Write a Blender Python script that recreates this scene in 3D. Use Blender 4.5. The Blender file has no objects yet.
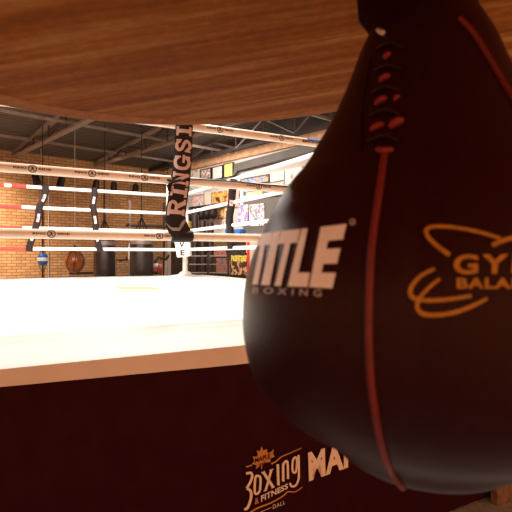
import bpy, bmesh, math, random
from mathutils import Vector, Matrix
from mathutils.bvhtree import BVHTree
random.seed(7)
S = bpy.context.scene; COL = S.collection
CAMZ = 1.363; F = 490.0
RA = math.radians(28.7); U = (math.cos(RA), math.sin(RA))          # ring axis
QA = math.radians(42.3); Q = (math.cos(QA), math.sin(QA))          # room axis
def ring(t, n, z=0): return Vector((U[0]*t-U[1]*n, U[1]*t+U[0]*n, z))
def room(t, w, z=0): return Vector((Q[0]*t-Q[1]*w, Q[1]*t+Q[0]*w, z))
CANV = CAMZ-.354; NR = 2.549; FR = NR+5.4; TR = 2.88; TL = TR-5.4; AP = .769
ROPES = [.46, .765, 1.07, 1.375]

# ---------------------------------------------------------------- materials
def mat(name, col, rough=.6, metal=0, spec=.5, noise=0, scale=20, bump=0, stretch=(1,1,1), emis=None, es=0, col2=None, coat=0):
    m = bpy.data.materials.new(name); m.use_nodes = True; nt = m.node_tree; b = nt.nodes['Principled BSDF']
    b.inputs['Base Color'].default_value = (*col, 1); b.inputs['Roughness'].default_value = rough
    b.inputs['Metallic'].default_value = metal; b.inputs['Specular IOR Level'].default_value = spec
    if coat: b.inputs['Coat Weight'].default_value = coat; b.inputs['Coat Roughness'].default_value = .25
    if noise or bump:
        tc = nt.nodes.new('ShaderNodeTexCoord'); mp = nt.nodes.new('ShaderNodeMapping'); nz = nt.nodes.new('ShaderNodeTexNoise')
        mp.inputs['Scale'].default_value = stretch; nz.inputs['Scale'].default_value = scale; nz.inputs['Detail'].default_value = 5
        nt.links.new(tc.outputs['Object'], mp.inputs[0]); nt.links.new(mp.outputs[0], nz.inputs['Vector'])
        if noise:
            cr = nt.nodes.new('ShaderNodeValToRGB')
            c2 = col2 or tuple(min(1, c*(1+noise)) for c in col)
            cr.color_ramp.elements[0].position = .32; cr.color_ramp.elements[1].position = .68
            cr.color_ramp.elements[0].color = (*[c*(1-noise) for c in col], 1) if not col2 else (*col, 1)
            cr.color_ramp.elements[1].color = (*c2, 1)
            nt.links.new(nz.outputs['Fac'], cr.inputs[0]); nt.links.new(cr.outputs[0], b.inputs['Base Color'])
        if bump:
            bp = nt.nodes.new('ShaderNodeBump'); bp.inputs['Strength'].default_value = bump; bp.inputs['Distance'].default_value = .01
            nt.links.new(nz.outputs['Fac'], bp.inputs['Height']); nt.links.new(bp.outputs[0], b.inputs['Normal'])
    return m
def print_mat(name, cols, scale, seed):          # a poster's printed patches of colour
    m = bpy.data.materials.new(name); m.use_nodes = True; nt = m.node_tree; b = nt.nodes['Principled BSDF']; b.inputs['Roughness'].default_value = .5
    tc = nt.nodes.new('ShaderNodeTexCoord'); nz = nt.nodes.new('ShaderNodeTexNoise'); nz.noise_dimensions = '4D'; nz.inputs['W'].default_value = seed
    nz.inputs['Scale'].default_value = scale; nz.inputs['Detail'].default_value = 1.5; cr = nt.nodes.new('ShaderNodeValToRGB'); e = cr.color_ramp.elements
    cr.color_ramp.interpolation = 'CONSTANT'
    n = len(cols)
    while len(e) < n: e.new(.5)
    for i, c in enumerate(cols): e[i].position = 0 if i == 0 else .38+.24*(i-1)/max(1, n-2) if n > 2 else .5; e[i].color = (*c, 1)
    nt.links.new(tc.outputs['Object'], nz.inputs['Vector']); nt.links.new(nz.outputs['Fac'], cr.inputs[0]); nt.links.new(cr.outputs[0], b.inputs['Base Color'])
    return m
def brick_mat():
    m = bpy.data.materials.new('brick'); m.use_nodes = True; nt = m.node_tree; b = nt.nodes['Principled BSDF']; b.inputs['Roughness'].default_value = .85
    uv = nt.nodes.new('ShaderNodeTexCoord'); br = nt.nodes.new('ShaderNodeTexBrick')
    br.inputs['Scale'].default_value = 1; br.inputs['Brick Width'].default_value = .22; br.inputs['Row Height'].default_value = .074
    br.inputs['Mortar Size'].default_value = .009; br.inputs['Mortar Smooth'].default_value = .2; br.inputs['Bias'].default_value = -.1
    br.inputs['Color1'].default_value = (.66, .36, .16, 1); br.inputs['Color2'].default_value = (.48, .24, .095, 1); br.inputs['Mortar'].default_value = (.26, .12, .05, 1)
    nz = nt.nodes.new('ShaderNodeTexNoise'); nz.inputs['Scale'].default_value = 1.3; mx = nt.nodes.new('ShaderNodeMixRGB'); mx.blend_type = 'MULTIPLY'; mx.inputs[0].default_value = .35
    nt.links.new(uv.outputs['UV'], br.inputs['Vector']); nt.links.new(uv.outputs['UV'], nz.inputs['Vector'])
    nt.links.new(br.outputs['Color'], mx.inputs[1]); nt.links.new(nz.outputs['Fac'], mx.inputs[2]); nt.links.new(mx.outputs[0], b.inputs['Base Color'])
    bp = nt.nodes.new('ShaderNodeBump'); bp.invert = True; bp.inputs['Strength'].default_value = .5; bp.inputs['Distance'].default_value = .01
    nt.links.new(br.outputs['Fac'], bp.inputs['Height']); nt.links.new(bp.outputs[0], b.inputs['Normal'])
    return m
def deck_mat():
    m = bpy.data.materials.new('ribbed_deck'); m.use_nodes = True; nt = m.node_tree; b = nt.nodes['Principled BSDF']; b.inputs['Roughness'].default_value = .6
    tc = nt.nodes.new('ShaderNodeTexCoord'); wv = nt.nodes.new('ShaderNodeTexWave'); wv.bands_direction = 'Y'; wv.inputs['Scale'].default_value = 2.1; wv.inputs['Distortion'].default_value = 0
    cr = nt.nodes.new('ShaderNodeValToRGB'); cr.color_ramp.elements[0].color = (.055, .041, .032, 1); cr.color_ramp.elements[1].color = (.105, .080, .062, 1)
    bp = nt.nodes.new('ShaderNodeBump'); bp.inputs['Strength'].default_value = .7; bp.inputs['Distance'].default_value = .04
    nt.links.new(tc.outputs['Object'], wv.inputs['Vector']); nt.links.new(wv.outputs['Fac'], cr.inputs[0]); nt.links.new(cr.outputs[0], b.inputs['Base Color'])
    nt.links.new(wv.outputs['Fac'], bp.inputs['Height']); nt.links.new(bp.outputs[0], b.inputs['Normal'])
    return m
def canvas_mat():                                # white ring canvas with faint wrinkles
    m = mat('ring_canvas', (.86, .85, .82), .55, bump=.25, scale=1.6, stretch=(1, 5, 1), noise=.04)
    return m
M = dict(
    brick=brick_mat(), deck=deck_mat(), canvas=canvas_mat(),
    apron=mat('canvas_side', (.82, .72, .62), .7, noise=.06, scale=5, bump=.2),
    skirt=mat('skirt_fabric', (.036, .008, .011), .9, spec=.03, noise=.08, scale=12),
    floor=mat('rubber_floor', (.34, .32, .31), .6, noise=.25, scale=30),
    white=mat('white_vinyl', (.86, .82, .78), .4, noise=.03, scale=30),
    wrap=mat('rope_wrap', (.84, .70, .57), .45, noise=.08, scale=14, bump=.3),
    red=mat('red_tape', (.75, .05, .04), .45, noise=.1, scale=20),
    ink=mat('black_ink', (.012, .010, .012), .5, noise=.1, scale=40),
    strap=mat('black_strap', (.014, .007, .007), .55, spec=.3, noise=.2, scale=80),
    letter=mat('strap_letter', (.62, .47, .44), .6, noise=.06, scale=60),
    pink=mat('pink_patch', (.85, .50, .52), .6, noise=.2, scale=60),
    steel=mat('grey_steel', (.30, .23, .19), .5, .3, noise=.15, scale=8),
    dsteel=mat('dark_steel', (.035, .022, .018), .5, .3, noise=.2, scale=8),
    lsteel=mat('pale_steel', (.55, .50, .46), .4, .5, noise=.1, scale=12),
    leather=mat('black_leather', (.025, .0030, .0040), .40, spec=.14, noise=.15, scale=420, bump=.05),
    redl=mat('red_piping', (.15, .009, .008), .5, noise=.2, scale=200),
    lace=mat('red_lace', (.24, .016, .014), .6, noise=.2, scale=300),
    title=mat('white_print', (.93, .93, .96), .6, noise=.04, scale=200),
    gold=mat('gold_print', (.46, .21, .012), .6, noise=.2, scale=400),
    logo_tan=mat('tan_print', (.95, .78, .62), .6, noise=.05, scale=80),
    logo_or=mat('orange_print', (.62, .27, .05), .6, noise=.05, scale=80),
    lip=mat('pale_rim', (.75, .62, .52), .5, noise=.05, scale=40),
    wallw=mat('white_wall_paint', (.60, .57, .54), .7, noise=.04, scale=4),
    grey=mat('grey_panel', (.15, .135, .125), .6, noise=.08, scale=4),
    bag=mat('dark_vinyl', (.028, .017, .015), .38, noise=.25, scale=9, bump=.1),
    tan=mat('tan_beam', (.60, .34, .19), .55, noise=.2, scale=9),
    blue=mat('blue_vinyl', (.02, .12, .42), .35, noise=.1, scale=30),
    brown=mat('brown_leather', (.30, .075, .012), .3, noise=.45, scale=5, bump=.1, coat=.4),
    yellow=mat('yellow_print', (.90, .78, .10), .6, noise=.05, scale=12),
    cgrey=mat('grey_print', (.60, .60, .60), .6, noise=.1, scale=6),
    card=mat('cardboard', (.22, .13, .07), .8, noise=.35, scale=25),
    web=mat('truss_web', (.075, .05, .04), .5, .2, noise=.2, scale=8),
    strapblack=mat('matt_black_leather', (.024, .003, .003), .9, spec=.02, noise=.1, scale=90),
    fold=mat('grey_backing', (.30, .28, .27), .6, noise=.1, scale=30),
    tubred=mat('dull_red_plastic', (.35, .04, .02), .5, noise=.2, scale=12),
    cyan=mat('blue_print', (.03, .22, .75), .5, noise=.05, scale=20),
)
def wood_mat():
    m = bpy.data.materials.new('platform_wood'); m.use_nodes = True; nt = m.node_tree; b = nt.nodes['Principled BSDF']
    b.inputs['Roughness'].default_value = .6; b.inputs['Specular IOR Level'].default_value = .04
    tc = nt.nodes.new('ShaderNodeTexCoord'); mp = nt.nodes.new('ShaderNodeMapping'); mp.inputs['Scale'].default_value = (1.6, 22, 1); mp.inputs['Rotation'].default_value = (0, 0, .22)
    n1 = nt.nodes.new('ShaderNodeTexNoise'); n1.inputs['Scale'].default_value = 1.6; n1.inputs['Detail'].default_value = 8; n1.inputs['Roughness'].default_value = .65
    n2 = nt.nodes.new('ShaderNodeTexNoise'); n2.inputs['Scale'].default_value = 110; n2.inputs['Detail'].default_value = 3
    cr = nt.nodes.new('ShaderNodeValToRGB'); e = cr.color_ramp.elements
    e[0].position = .3; e[0].color = (.26, .065, .001, 1); e[1].position = .76; e[1].color = (.86, .45, .13, 1)
    k = e.new(.5); k.color = (.48, .15, .006, 1)
    mx = nt.nodes.new('ShaderNodeMixRGB'); mx.blend_type = 'OVERLAY'; mx.inputs[0].default_value = .4
    nt.links.new(tc.outputs['Object'], mp.inputs[0]); nt.links.new(mp.outputs[0], n1.inputs['Vector']); nt.links.new(tc.outputs['Object'], n2.inputs['Vector'])
    nt.links.new(n1.outputs['Fac'], cr.inputs[0]); nt.links.new(cr.outputs[0], mx.inputs[1]); nt.links.new(n2.outputs['Fac'], mx.inputs[2])
    nt.links.new(mx.outputs[0], b.inputs['Base Color'])
    bp = nt.nodes.new('ShaderNodeBump'); bp.inputs['Strength'].default_value = .2; bp.inputs['Distance'].default_value = .002
    nt.links.new(n2.outputs['Fac'], bp.inputs['Height']); nt.links.new(bp.outputs[0], b.inputs['Normal'])
    return m
M['wood'] = wood_mat()

# ---------------------------------------------------------------- mesh helpers
def link(name, me, m, parent=None, smooth=False):
    o = bpy.data.objects.new(name, me); COL.objects.link(o)
    if m: me.materials.append(m)
    if smooth:
        for p in me.polygons: p.use_smooth = True
        try: me.set_sharp_from_angle(angle=math.radians(40))
        except Exception: pass
    if parent is not None: o.parent = parent
    return o
def tag(o, label=None, cat=None, group=None, kind=None):
    if label: o['label'] = label
    if cat: o['category'] = cat
    if group: o['group'] = group
    if kind: o['kind'] = kind
    return o
def thing(name, label, cat, loc=(0, 0, 0), rz=0, group=None):
    o = bpy.data.objects.new(name, None); COL.objects.link(o); o.location = loc; o.rotation_euler = (0, 0, rz); o.empty_display_size = .1
    return tag(o, label, cat, group)
class MB:
    def __init__(s): s.b = bmesh.new()
    def box(s, c, d, rot=None, bev=0):
        r = bmesh.ops.create_cube(s.b, size=1); vs = r['verts']
        for v in vs: v.co = Vector((v.co.x*d[0], v.co.y*d[1], v.co.z*d[2]))
        if bev:
            es = list({e for v in vs for e in v.link_edges}); rr = bmesh.ops.bevel(s.b, geom=es, offset=bev, segments=2, profile=.5, affect='EDGES')
            vs = list({v for f in rr['faces'] for v in f.verts} | {v for v in vs if v.is_valid})
            seen = set(); st = list(vs)
            while st:
                v = st.pop()
                if v in seen: continue
                seen.add(v)
                for e in v.link_edges: st.append(e.other_vert(v))
            vs = list(seen)
        R = Matrix.Rotation(rot, 3, 'Z') if isinstance(rot, (int, float)) else rot
        for v in vs:
            if R: v.co = R @ v.co
            v.co += Vector(c)
        return s
    def tube(s, pts, r, seg=12, caps=True, closed=False):
        pts = [Vector(p) for p in pts]; n = len(pts); rs = r if isinstance(r, (list, tuple)) else [r]*n
        rings = []; up = None
        for i, p in enumerate(pts):
            a = pts[(i-1) % n] if closed else pts[max(0, i-1)]; c = pts[(i+1) % n] if closed else pts[min(n-1, i+1)]
            d = (c-a).normalized()
            if up is None: up = d.orthogonal().normalized()
            up = (up-d*up.dot(d)).normalized(); sd = d.cross(up)
            rings.append([s.b.verts.new(p+(up*math.cos(k*2*math.pi/seg)+sd*math.sin(k*2*math.pi/seg))*rs[i]) for k in range(seg)])
        m = n if closed else n-1
        for i in range(m):
            A = rings[i]; B = rings[(i+1) % n]
            for k in range(seg): s.b.faces.new((A[k], A[(k+1) % seg], B[(k+1) % seg], B[k]))
        if caps and not closed: s.b.faces.new(rings[0][::-1]); s.b.faces.new(rings[-1])
        return s
    def lathe(s, prof, c=(0, 0, 0), seg=32, fn=None):
        rings = []
        for (r, z) in prof:
            rings.append([s.b.verts.new(Vector(c)+Vector((r*(fn(k*2*math.pi/seg, z) if fn else 1)*math.cos(k*2*math.pi/seg), r*(fn(k*2*math.pi/seg, z) if fn else 1)*math.sin(k*2*math.pi/seg), z))) for k in range(seg)])
        for A, B in zip(rings, rings[1:]):
            for k in range(seg): s.b.faces.new((A[k], A[(k+1) % seg], B[(k+1) % seg], B[k]))
        s.b.faces.new(rings[0][::-1]); s.b.faces.new(rings[-1])
        return s
    def sphere(s, c, r, sc=(1, 1, 1), seg=16):
        v = bmesh.ops.create_uvsphere(s.b, u_segments=seg, v_segments=seg//2+2, radius=r)['verts']
        for q in v: q.co = Vector((q.co.x*sc[0], q.co.y*sc[1], q.co.z*sc[2]))+Vector(c)
        return s
    def face(s, pts): s.b.faces.new([s.b.verts.new(Vector(p)) for p in pts]); return s
    def slab(s, pts, d):                         # polygon (3D points) given thickness along vector d
        d = Vector(d); a = [s.b.verts.new(Vector(p)) for p in pts]; b = [s.b.verts.new(Vector(p)+d) for p in pts]
        s.b.faces.new(a[::-1]); s.b.faces.new(b)
        for i in range(len(a)): j = (i+1) % len(a); s.b.faces.new((a[i], a[j], b[j], b[i]))
        return s
    def build(s, name, m, parent=None, smooth=False, recalc=True):
        if recalc: bmesh.ops.recalc_face_normals(s.b, faces=s.b.faces[:])
        me = bpy.data.meshes.new(name); s.b.to_mesh(me); s.b.free()
        return link(name, me, m, parent, smooth)
def set_origin(o, p):                            # put a lone mesh's origin at p
    p = Vector(p); o.data.transform(Matrix.Translation(-p)); o.location = p; return o

# 2-D artwork: text and strokes as (verts2d, faces)
def text2d(txt, bold=0.0, space=1.0):
    cu = bpy.data.curves.new('t', 'FONT'); cu.body = txt; cu.offset = bold; cu.space_character = space; cu.resolution_u = 4
    o = bpy.data.objects.new('t', cu); COL.objects.link(o); bpy.context.view_layer.update()
    me = o.evaluated_get(bpy.context.evaluated_depsgraph_get()).to_mesh()
    vs = [(v.co.x, v.co.y) for v in me.vertices]; fs = [tuple(p.vertices) for p in me.polygons]
    o.to_mesh_clear(); bpy.data.objects.remove(o); bpy.data.curves.remove(cu)
    x0 = min(v[0] for v in vs); x1 = max(v[0] for v in vs); y0 = min(v[1] for v in vs); y1 = max(v[1] for v in vs)
    return [((x-x0)/(x1-x0), (y-y0)/(y1-y0)) for x, y in vs], fs, (x1-x0)/(y1-y0)
def quadmap(art, BL, BR, TR_, TL_):
    vs, fs = art[0], art[1]; out = []
    for x, y in vs:
        out.append(tuple((1-x)*(1-y)*BL[i]+x*(1-y)*BR[i]+x*y*TR_[i]+(1-x)*y*TL_[i] for i in (0, 1)))
    return out, fs
def stroke2d(pts, w, closed=False, sub=6):
    P = [Vector((p[0], p[1])) for p in pts]
    if len(P) > 2 and sub > 1:                   # Catmull-Rom
        Q_ = []; n = len(P)
        for i in range(n if closed else n-1):
            g = lambda k: P[k % n] if closed else P[min(max(k, 0), n-1)]
            p0, p1, p2, p3 = g(i-1), g(i), g(i+1), g(i+2)
            for s in range(sub):
                t = s/sub; Q_.append(.5*((2*p1)+(p2-p0)*t+(2*p0-5*p1+4*p2-p3)*t*t+(3*p1-p0-3*p2+p3)*t**3))
        if not closed: Q_.append(P[-1])
        P = Q_
    n = len(P); vs = []; fs = []
    for i in range(n):
        a = P[(i-1) % n] if closed else P[max(0, i-1)]; b = P[(i+1) % n] if closed else P[min(n-1, i+1)]
        d = (b-a).normalized(); nn = Vector((-d.y, d.x)); ww = w(i/(n-1)) if callable(w) else w
        vs += [tuple(P[i]+nn*ww/2), tuple(P[i]-nn*ww/2)]
    for i in range(n if closed else n-1): j = (i+1) % n; fs.append((2*i, 2*i+1, 2*j+1, 2*j))
    return vs, fs
def art_mesh(name, arts, fmap, m, parent, refine=None):
    b = bmesh.new()
    for vs, fs in arts:
        V = [b.verts.new((x, y, 0)) for x, y in vs]
        for f in fs:
            try: b.faces.new([V[k] for k in f])
            except ValueError: pass
    if refine:
        bmesh.ops.triangulate(b, faces=b.faces[:])
        for _ in range(5):
            es = [e for e in b.edges if e.calc_length() > refine]
            if not es: break
            bmesh.ops.subdivide_edges(b, edges=es, cuts=1); bmesh.ops.triangulate(b, faces=b.faces[:])
    dead = []
    for v in b.verts:
        p = fmap(v.co.x, v.co.y)
        if p is None: dead.append(v)
        else: v.co = p
    if dead: bmesh.ops.delete(b, geom=dead, context='VERTS')
    me = bpy.data.meshes.new(name); b.to_mesh(me); b.free()
    return link(name, me, m, parent)

# ---------------------------------------------------------------- room shell
BW = 12.9; RW = 8.08
def quad_obj(name, pts, m, uv=None):
    me = bpy.data.meshes.new(name); me.from_pydata([tuple(p) for p in pts], [], [(0, 1, 2, 3)])
    if uv:
        l = me.uv_layers.new(name='UVMap')
        for i, q in enumerate(uv): l.data[i].uv = q
    return link(name, me, m)
TLW = -9.0; WN = -3.5
def deck_h(w): return 2.58+(BW-w)*.105              # roof deck above the camera, rising away from the brick wall
o = quad_obj('wall_back', [room(TLW, BW), room(RW, BW), room(RW, BW, CAMZ+deck_h(BW)), room(TLW, BW, CAMZ+deck_h(BW))], M['brick'],
             [(0, 0), (RW-TLW, 0), (RW-TLW, CAMZ+deck_h(BW)), (0, CAMZ+deck_h(BW))]); tag(o, kind='structure')
o = quad_obj('wall_right', [room(RW, BW), room(RW, WN), room(RW, WN, CAMZ+deck_h(WN)), room(RW, BW, CAMZ+deck_h(BW))], M['wallw']); tag(o, kind='structure')
o = quad_obj('floor', [room(TLW, WN), room(RW, WN), room(RW, BW), room(TLW, BW)], M['floor']); tag(o, kind='structure')
me = bpy.data.meshes.new('ceiling'); me.from_pydata([(TLW, WN, deck_h(WN)), (RW, WN, deck_h(WN)), (RW, BW, deck_h(BW)), (TLW, BW, deck_h(BW))], [], [(0, 3, 2, 1)])
o = link('ceiling', me, M['deck']); o.location = (0, 0, CAMZ); o.rotation_euler = (0, 0, QA); tag(o, kind='structure')
o = MB().box((RW-.06, (BW+WN)/2, CAMZ+2.55), (.12, BW-WN-.02, .2)).build('trim_1', M['tan']); o.rotation_euler = (0, 0, QA); tag(o, kind='structure')
def wallpt(x, y, off=0.0):
    a = (x-256)/F; Z = (RW-off)/(Q[1]+Q[0]*a); X = a*Z
    return -Q[1]*X+Q[0]*Z, CAMZ-(y-255)/F*Z       # w, z on the right wall
def wall_poly(pts, off=.03, th=.02): return [room(RW-off, *wallpt(x, y, off)) for x, y in pts]
IN = room(1, 0)
b = MB().slab(wall_poly([(234, 163), (330, 137), (330, 147), (300, 155), (238, 170.5), (232.5, 178.5)], .06), IN*.05)
o = b.build('trim_2', M['grey']); tag(o, kind='structure')
b = MB().slab(wall_poly([(243, 191), (330, 182), (330, 236), (243, 233)], .03), IN*.025)
o = b.build('trim_3', M['grey']); tag(o, kind='structure')
o = MB().box((RW-.03, (BW+WN)/2, CAMZ+2.63+.02), (.04, BW-WN-.03, .12)).build('trim_6', M['dsteel']); o.rotation_euler = (0, 0, QA); tag(o, kind='structure')
b = MB().slab([room(RW-.05, BW-.01, CAMZ+2.64), room(RW-.05, WN, CAMZ+2.64), room(RW-.05, WN, CAMZ+deck_h(WN)), room(RW-.05, BW-.01, CAMZ+deck_h(BW))], IN*.03)
o = b.build('trim_7', M['dsteel']); tag(o, kind='structure')
b = MB().slab(wall_poly([(171, 238), (330, 230), (330, 330), (171, 310)], .02), IN*.015)
o = b.build('trim_4', mat('dark_wainscot', (.05, .03, .022), .6, noise=.3, scale=6)); tag(o, kind='structure')
cp = [room(RW-.1, *wallpt(x, y, .1)) for x, y in [(188, 177.5), (210, 178.5), (230, 179), (233, 177), (238, 170.5), (260, 165), (300, 155), (325, 148)]]
o = MB().tube(cp, .022, 8).build('conduit', M['dsteel'], smooth=True); tag(o, 'thin black conduit running under the grey panel along the poster wall', 'conduit')

# ---------------------------------------------------------------- roof trusses
def truss(name, t, label, m, w0=-3, w1=BW-.02, bot=2.45, top=2.93, step=.95, cw=.1, ph=0):
    T = thing(name, label, 'truss', (0, 0, CAMZ), QA, 'open web roof trusses')
    f = lambda w, z: (t, w, z)
    MB().box((t, (w0+w1)/2, bot), (cw, w1-w0, .035)).box((t, (w0+w1)/2, bot+.035), (.02, w1-w0, .07)).build('bottom_chord', m, T)
    tz = lambda w: deck_h(w)-.05
    MB().slab([(t-cw/2, w0, tz(w0)-.03), (t+cw/2, w0, tz(w0)-.03), (t+cw/2, w0, tz(w0)+.03), (t-cw/2, w0, tz(w0)+.03)], (0, w1-w0, tz(w1)-tz(w0))).build('top_chord', m, T)
    w = w1-ph; up = False; b = MB()
    while w-step > w0:
        b.tube([f(w, bot+.03), f(w, tz(w))], .022, 6)
        b.tube([f(w, tz(w)), f(w-step, bot+.03)] if up else [f(w, bot+.03), f(w-step, tz(w-step))], .028, 6); up = not up; w -= step
    b.build('web', M['web'], T)
    return T
truss('roof_truss', 3.72, 'roof truss whose wide pale bottom chord crosses above the far left ropes', M['steel'], cw=.13, ph=.4)
truss('roof_truss', 5.78, 'roof truss with the pale bottom chord ending behind the lettered strap', M['steel'], cw=.11, ph=.8)
truss('roof_truss', 7.45, 'dark roof truss nearest the poster wall', M['dsteel'], cw=.07, bot=2.52, ph=.2)
truss('roof_truss', 1.7, 'dark roof truss above the left end of the brick wall', M['dsteel'], cw=.09, ph=.6)
for w, lab in ((6.0, 'grey cross brace over the middle of the ring'), (9.6, 'grey cross brace over the far ring side'), (11.6, 'grey cross brace close to the brick wall')):
    o = MB().box(((RW+TLW)/2, w, CAMZ+2.62), (RW-TLW-.1, .05, .05)).build('cross_brace', M['steel']); o.rotation_euler = (0, 0, QA); tag(o, lab, 'beam', 'roof cross braces')
o = MB().tube([(0, 0, 0), (0, 0, -.28)], .012, 6).tube([(0, 0, -.26), (.02, 0, -.3), (.02, 0, -.36), (0, 0, -.4)], .012, 6).build('hanging_hook', M['lsteel'])
a = (41-256)/F; Zt = 12.0; o.location = (a*Zt, Zt, CAMZ+2.75); tag(o, 'small pale hook hanging under the wide pale truss chord', 'hook')
# spot heads on a rail in front of the brick wall
rl = MB().box((0, 0, 0), (9.4, .04, .04)).tube([(-4.5, 0, 0), (-4.5, 0, .95)], .012, 6).tube([(4.5, 0, 0), (4.5, 0, .95)], .012, 6).tube([(0, 0, 0), (0, 0, .95)], .012, 6).build('lighting_rail', M['dsteel'])
RWW = 12.3; rl.location = room(3.2, RWW, CAMZ+2.06); rl.rotation_euler = (0, 0, QA); tag(rl, 'thin dark lighting rail in front of the brick wall', 'rail')
def on_room_w(x, w): a = (x-256)/F; Z = w/(Q[1]-Q[0]*0+(-Q[1]*a+Q[0])-Q[1]); return a*Z, Z
def at_w(x, w):                                  # ground point at image column x on the room plane w
    a = (x-256)/F; Z = w/(-Q[1]*a+Q[0]); return a*Z, Z
for x, lean, lab in ((34, -.35, 'black spotlight head at the left end of the rail, tilted left'), (63, .15, 'black spotlight head between the two strap columns of the far ropes'), (97, .05, 'black spotlight head above the second far strap'),
                     (114, -.05, 'black spotlight head, fourth from the left on the rail'), (136, 0, 'black spotlight head nearest the white corner pad')):
    X, Y = at_w(x, RWW-.02)
    h = thing('spotlight', lab, 'spotlight', (X, Y, CAMZ+2.04), 0, 'spotlights on the rail')
    R3 = Matrix.Rotation(lean, 3, 'Y') @ Matrix.Rotation(-.25, 3, 'X')
    MB().tube([(0, 0, 0), (0, 0, -.12)], .015, 8).build('stem', M['dsteel'], h)
    b = MB().tube([R3 @ Vector((0, 0, -.07)), R3 @ Vector((0, 0, -.15)), R3 @ Vector((0, 0, -.34))], [.07, .085, .09], 16); b.build('lamp_head', M['strap'], h, True)
# pipes on the brick wall
for x, r, m_, lab in ((48.5, .012, 'lsteel', 'thin pale pipe running down the brick wall'), (42.5, .02, 'dsteel', 'dark vertical pipe on the brick wall by the blue ball'), (104, .015, 'dsteel', 'thin dark pipe on the brick wall behind the second strap column')):
    X, Y = at_w(x, BW-.04); o = MB().tube([(X, Y, .05), (X, Y, CAMZ+2.2)], r, 8).build('wall_pipe', M[m_]); tag(o, lab, 'pipe')
X, Y = at_w(75, BW-.04)

# ---------------------------------------------------------------- the ring platform
RP = thing('boxing_ring_platform', 'raised boxing ring floor with white canvas and black printed skirt', 'boxing ring', ring((TR+TL)/2, (NR+FR)/2, 0), RA)
inv = Matrix.Rotation(-RA, 4, 'Z') @ Matrix.Translation(-RP.location)
PT0, PT1, PN0, PN1 = TL-AP, TR+AP, NR-AP, FR+AP
def rp_obj(mb, name, m, smooth=False, parent=RP):
    mb.b.transform(inv); return mb.build(name, m, parent, smooth)
b = MB()                                          # canvas slab with rolled edge
nx, ny = 90, 60; g = []
def lerp(a, b_, t): return a+(b_-a)*t
for j in range(ny+1):
    row = []
    for i in range(nx+1):
        t = lerp(PT0, PT1, i/nx); n = lerp(PN0, PN1, j/ny)
        e = min(t-PT0, PT1-t, n-PN0, PN1-n)
        z = CANV-(.012 if e < 1e-6 else 0)+.0015*math.sin(t*2.1+n*5)+.0012*math.sin(n*17+t*.6)*(1 if n < NR else 0)
        row.append(b.b.verts.new(ring(t, n, z)))
    g.append(row)
for j in range(ny):
    for i in range(nx): b.b.faces.new((g[j][i], g[j][i+1], g[j+1][i+1], g[j+1][i]))
rp_obj(b, 'canvas', M['canvas'], True)
def side_strip(z0f, z1f, off, amp, name, m, N=500, rows=2, parent=RP):
    b = MB(); P = [(PT0-off, PN0-off), (PT1+off, PN0-off), (PT1+off, PN1+off), (PT0-off, PN1+off)]; nn = [(0, -1), (1, 0), (0, 1), (-1, 0)]
    prev = None; first = None
    for sidx in range(4):
        A = P[sidx]; B = P[(sidx+1) % 4]
        for k in range(N):
            u = k/N; t = lerp(A[0], B[0], u); n = lerp(A[1], B[1], u); s = u*7
            col = []
            for r_ in range(rows+1):
                q = r_/rows; d = amp*(.5*math.sin(s*23+math.sin(s*5)*2)+.35*math.sin(s*57+1.3)+.2*math.sin(s*111))*(.35+.65*q)
                d = max(d, -amp)
                col.append(b.b.verts.new(ring(t+nn[sidx][0]*d, n+nn[sidx][1]*d, lerp(z0f(t), z1f(t), q))))
            if prev:
                for r_ in range(rows): b.b.faces.new((prev[r_], col[r_], col[r_+1], prev[r_+1]))
            else: first = col
            prev = col
    for r_ in range(rows): b.b.faces.new((prev[r_], first[r_], first[r_+1], prev[r_+1]))
    return rp_obj(b, name, m, True, parent)
edge = lambda t: CANV-.060-.026*min(1, max(0, (t+.3)/1.2))
side_strip(lambda t: CANV-.010, edge, .004, .002, 'canvas_edge', M['apron'], 120)
sk = side_strip(lambda t: edge(t)+.004, lambda t: .012, -.004, .006, 'skirt', M['skirt'])
SN = PN0-.006
def skpt(x, y):
    a = (x-256)/F; Z = SN/(U[0]-U[1]*a); return Vector((a*Z, Z, CAMZ-(y-255)/F*Z))
def skmap(x, y): return inv @ skpt(x, y)
def c5(x, y): return (240+x/6.25, 430+y/6.25)
def C5(*pts): return [c5(*p) for p in pts]
k = 1/6.25
arts = [stroke2d(C5((38, 266), (68, 262), (76, 285), (62, 325), (42, 358)), 15.9*k), stroke2d(C5((42, 358), (66, 375), (70, 410), (60, 450), (45, 482), (26, 490)), 17.1*k),
        stroke2d(C5((97, 290), (118, 282), (128, 300), (124, 370), (106, 392), (92, 380)), 14.6*k, True),
        stroke2d(C5((145, 256), (208, 352)), 18.3*k), stroke2d(C5((196, 244), (160, 372)), 14.6*k), stroke2d(C5((133, 262), (156, 252)), 7.3*k), stroke2d(C5((184, 248), (208, 238)), 7.3*k), stroke2d(C5((148, 376), (170, 367)), 7.3*k), stroke2d(C5((196, 358), (216, 348)), 7.3*k),
        stroke2d(C5((236, 208), (240, 340)), 17.1*k),
        stroke2d(C5((270, 316), (270, 200)), 15.9*k), stroke2d(C5((270, 215), (282, 192), (297, 200), (300, 300)), 14.6*k),
        stroke2d(C5((338, 170), (352, 166), (356, 200), (350, 252), (336, 260), (328, 240), (330, 190)), 13.4*k, True),
        stroke2d(C5((366, 150), (368, 240), (366, 300), (348, 340), (322, 345), (312, 325)), 13.4*k)]
art_mesh('brand_lettering', arts, skmap, M['logo_tan'], sk)
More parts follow.
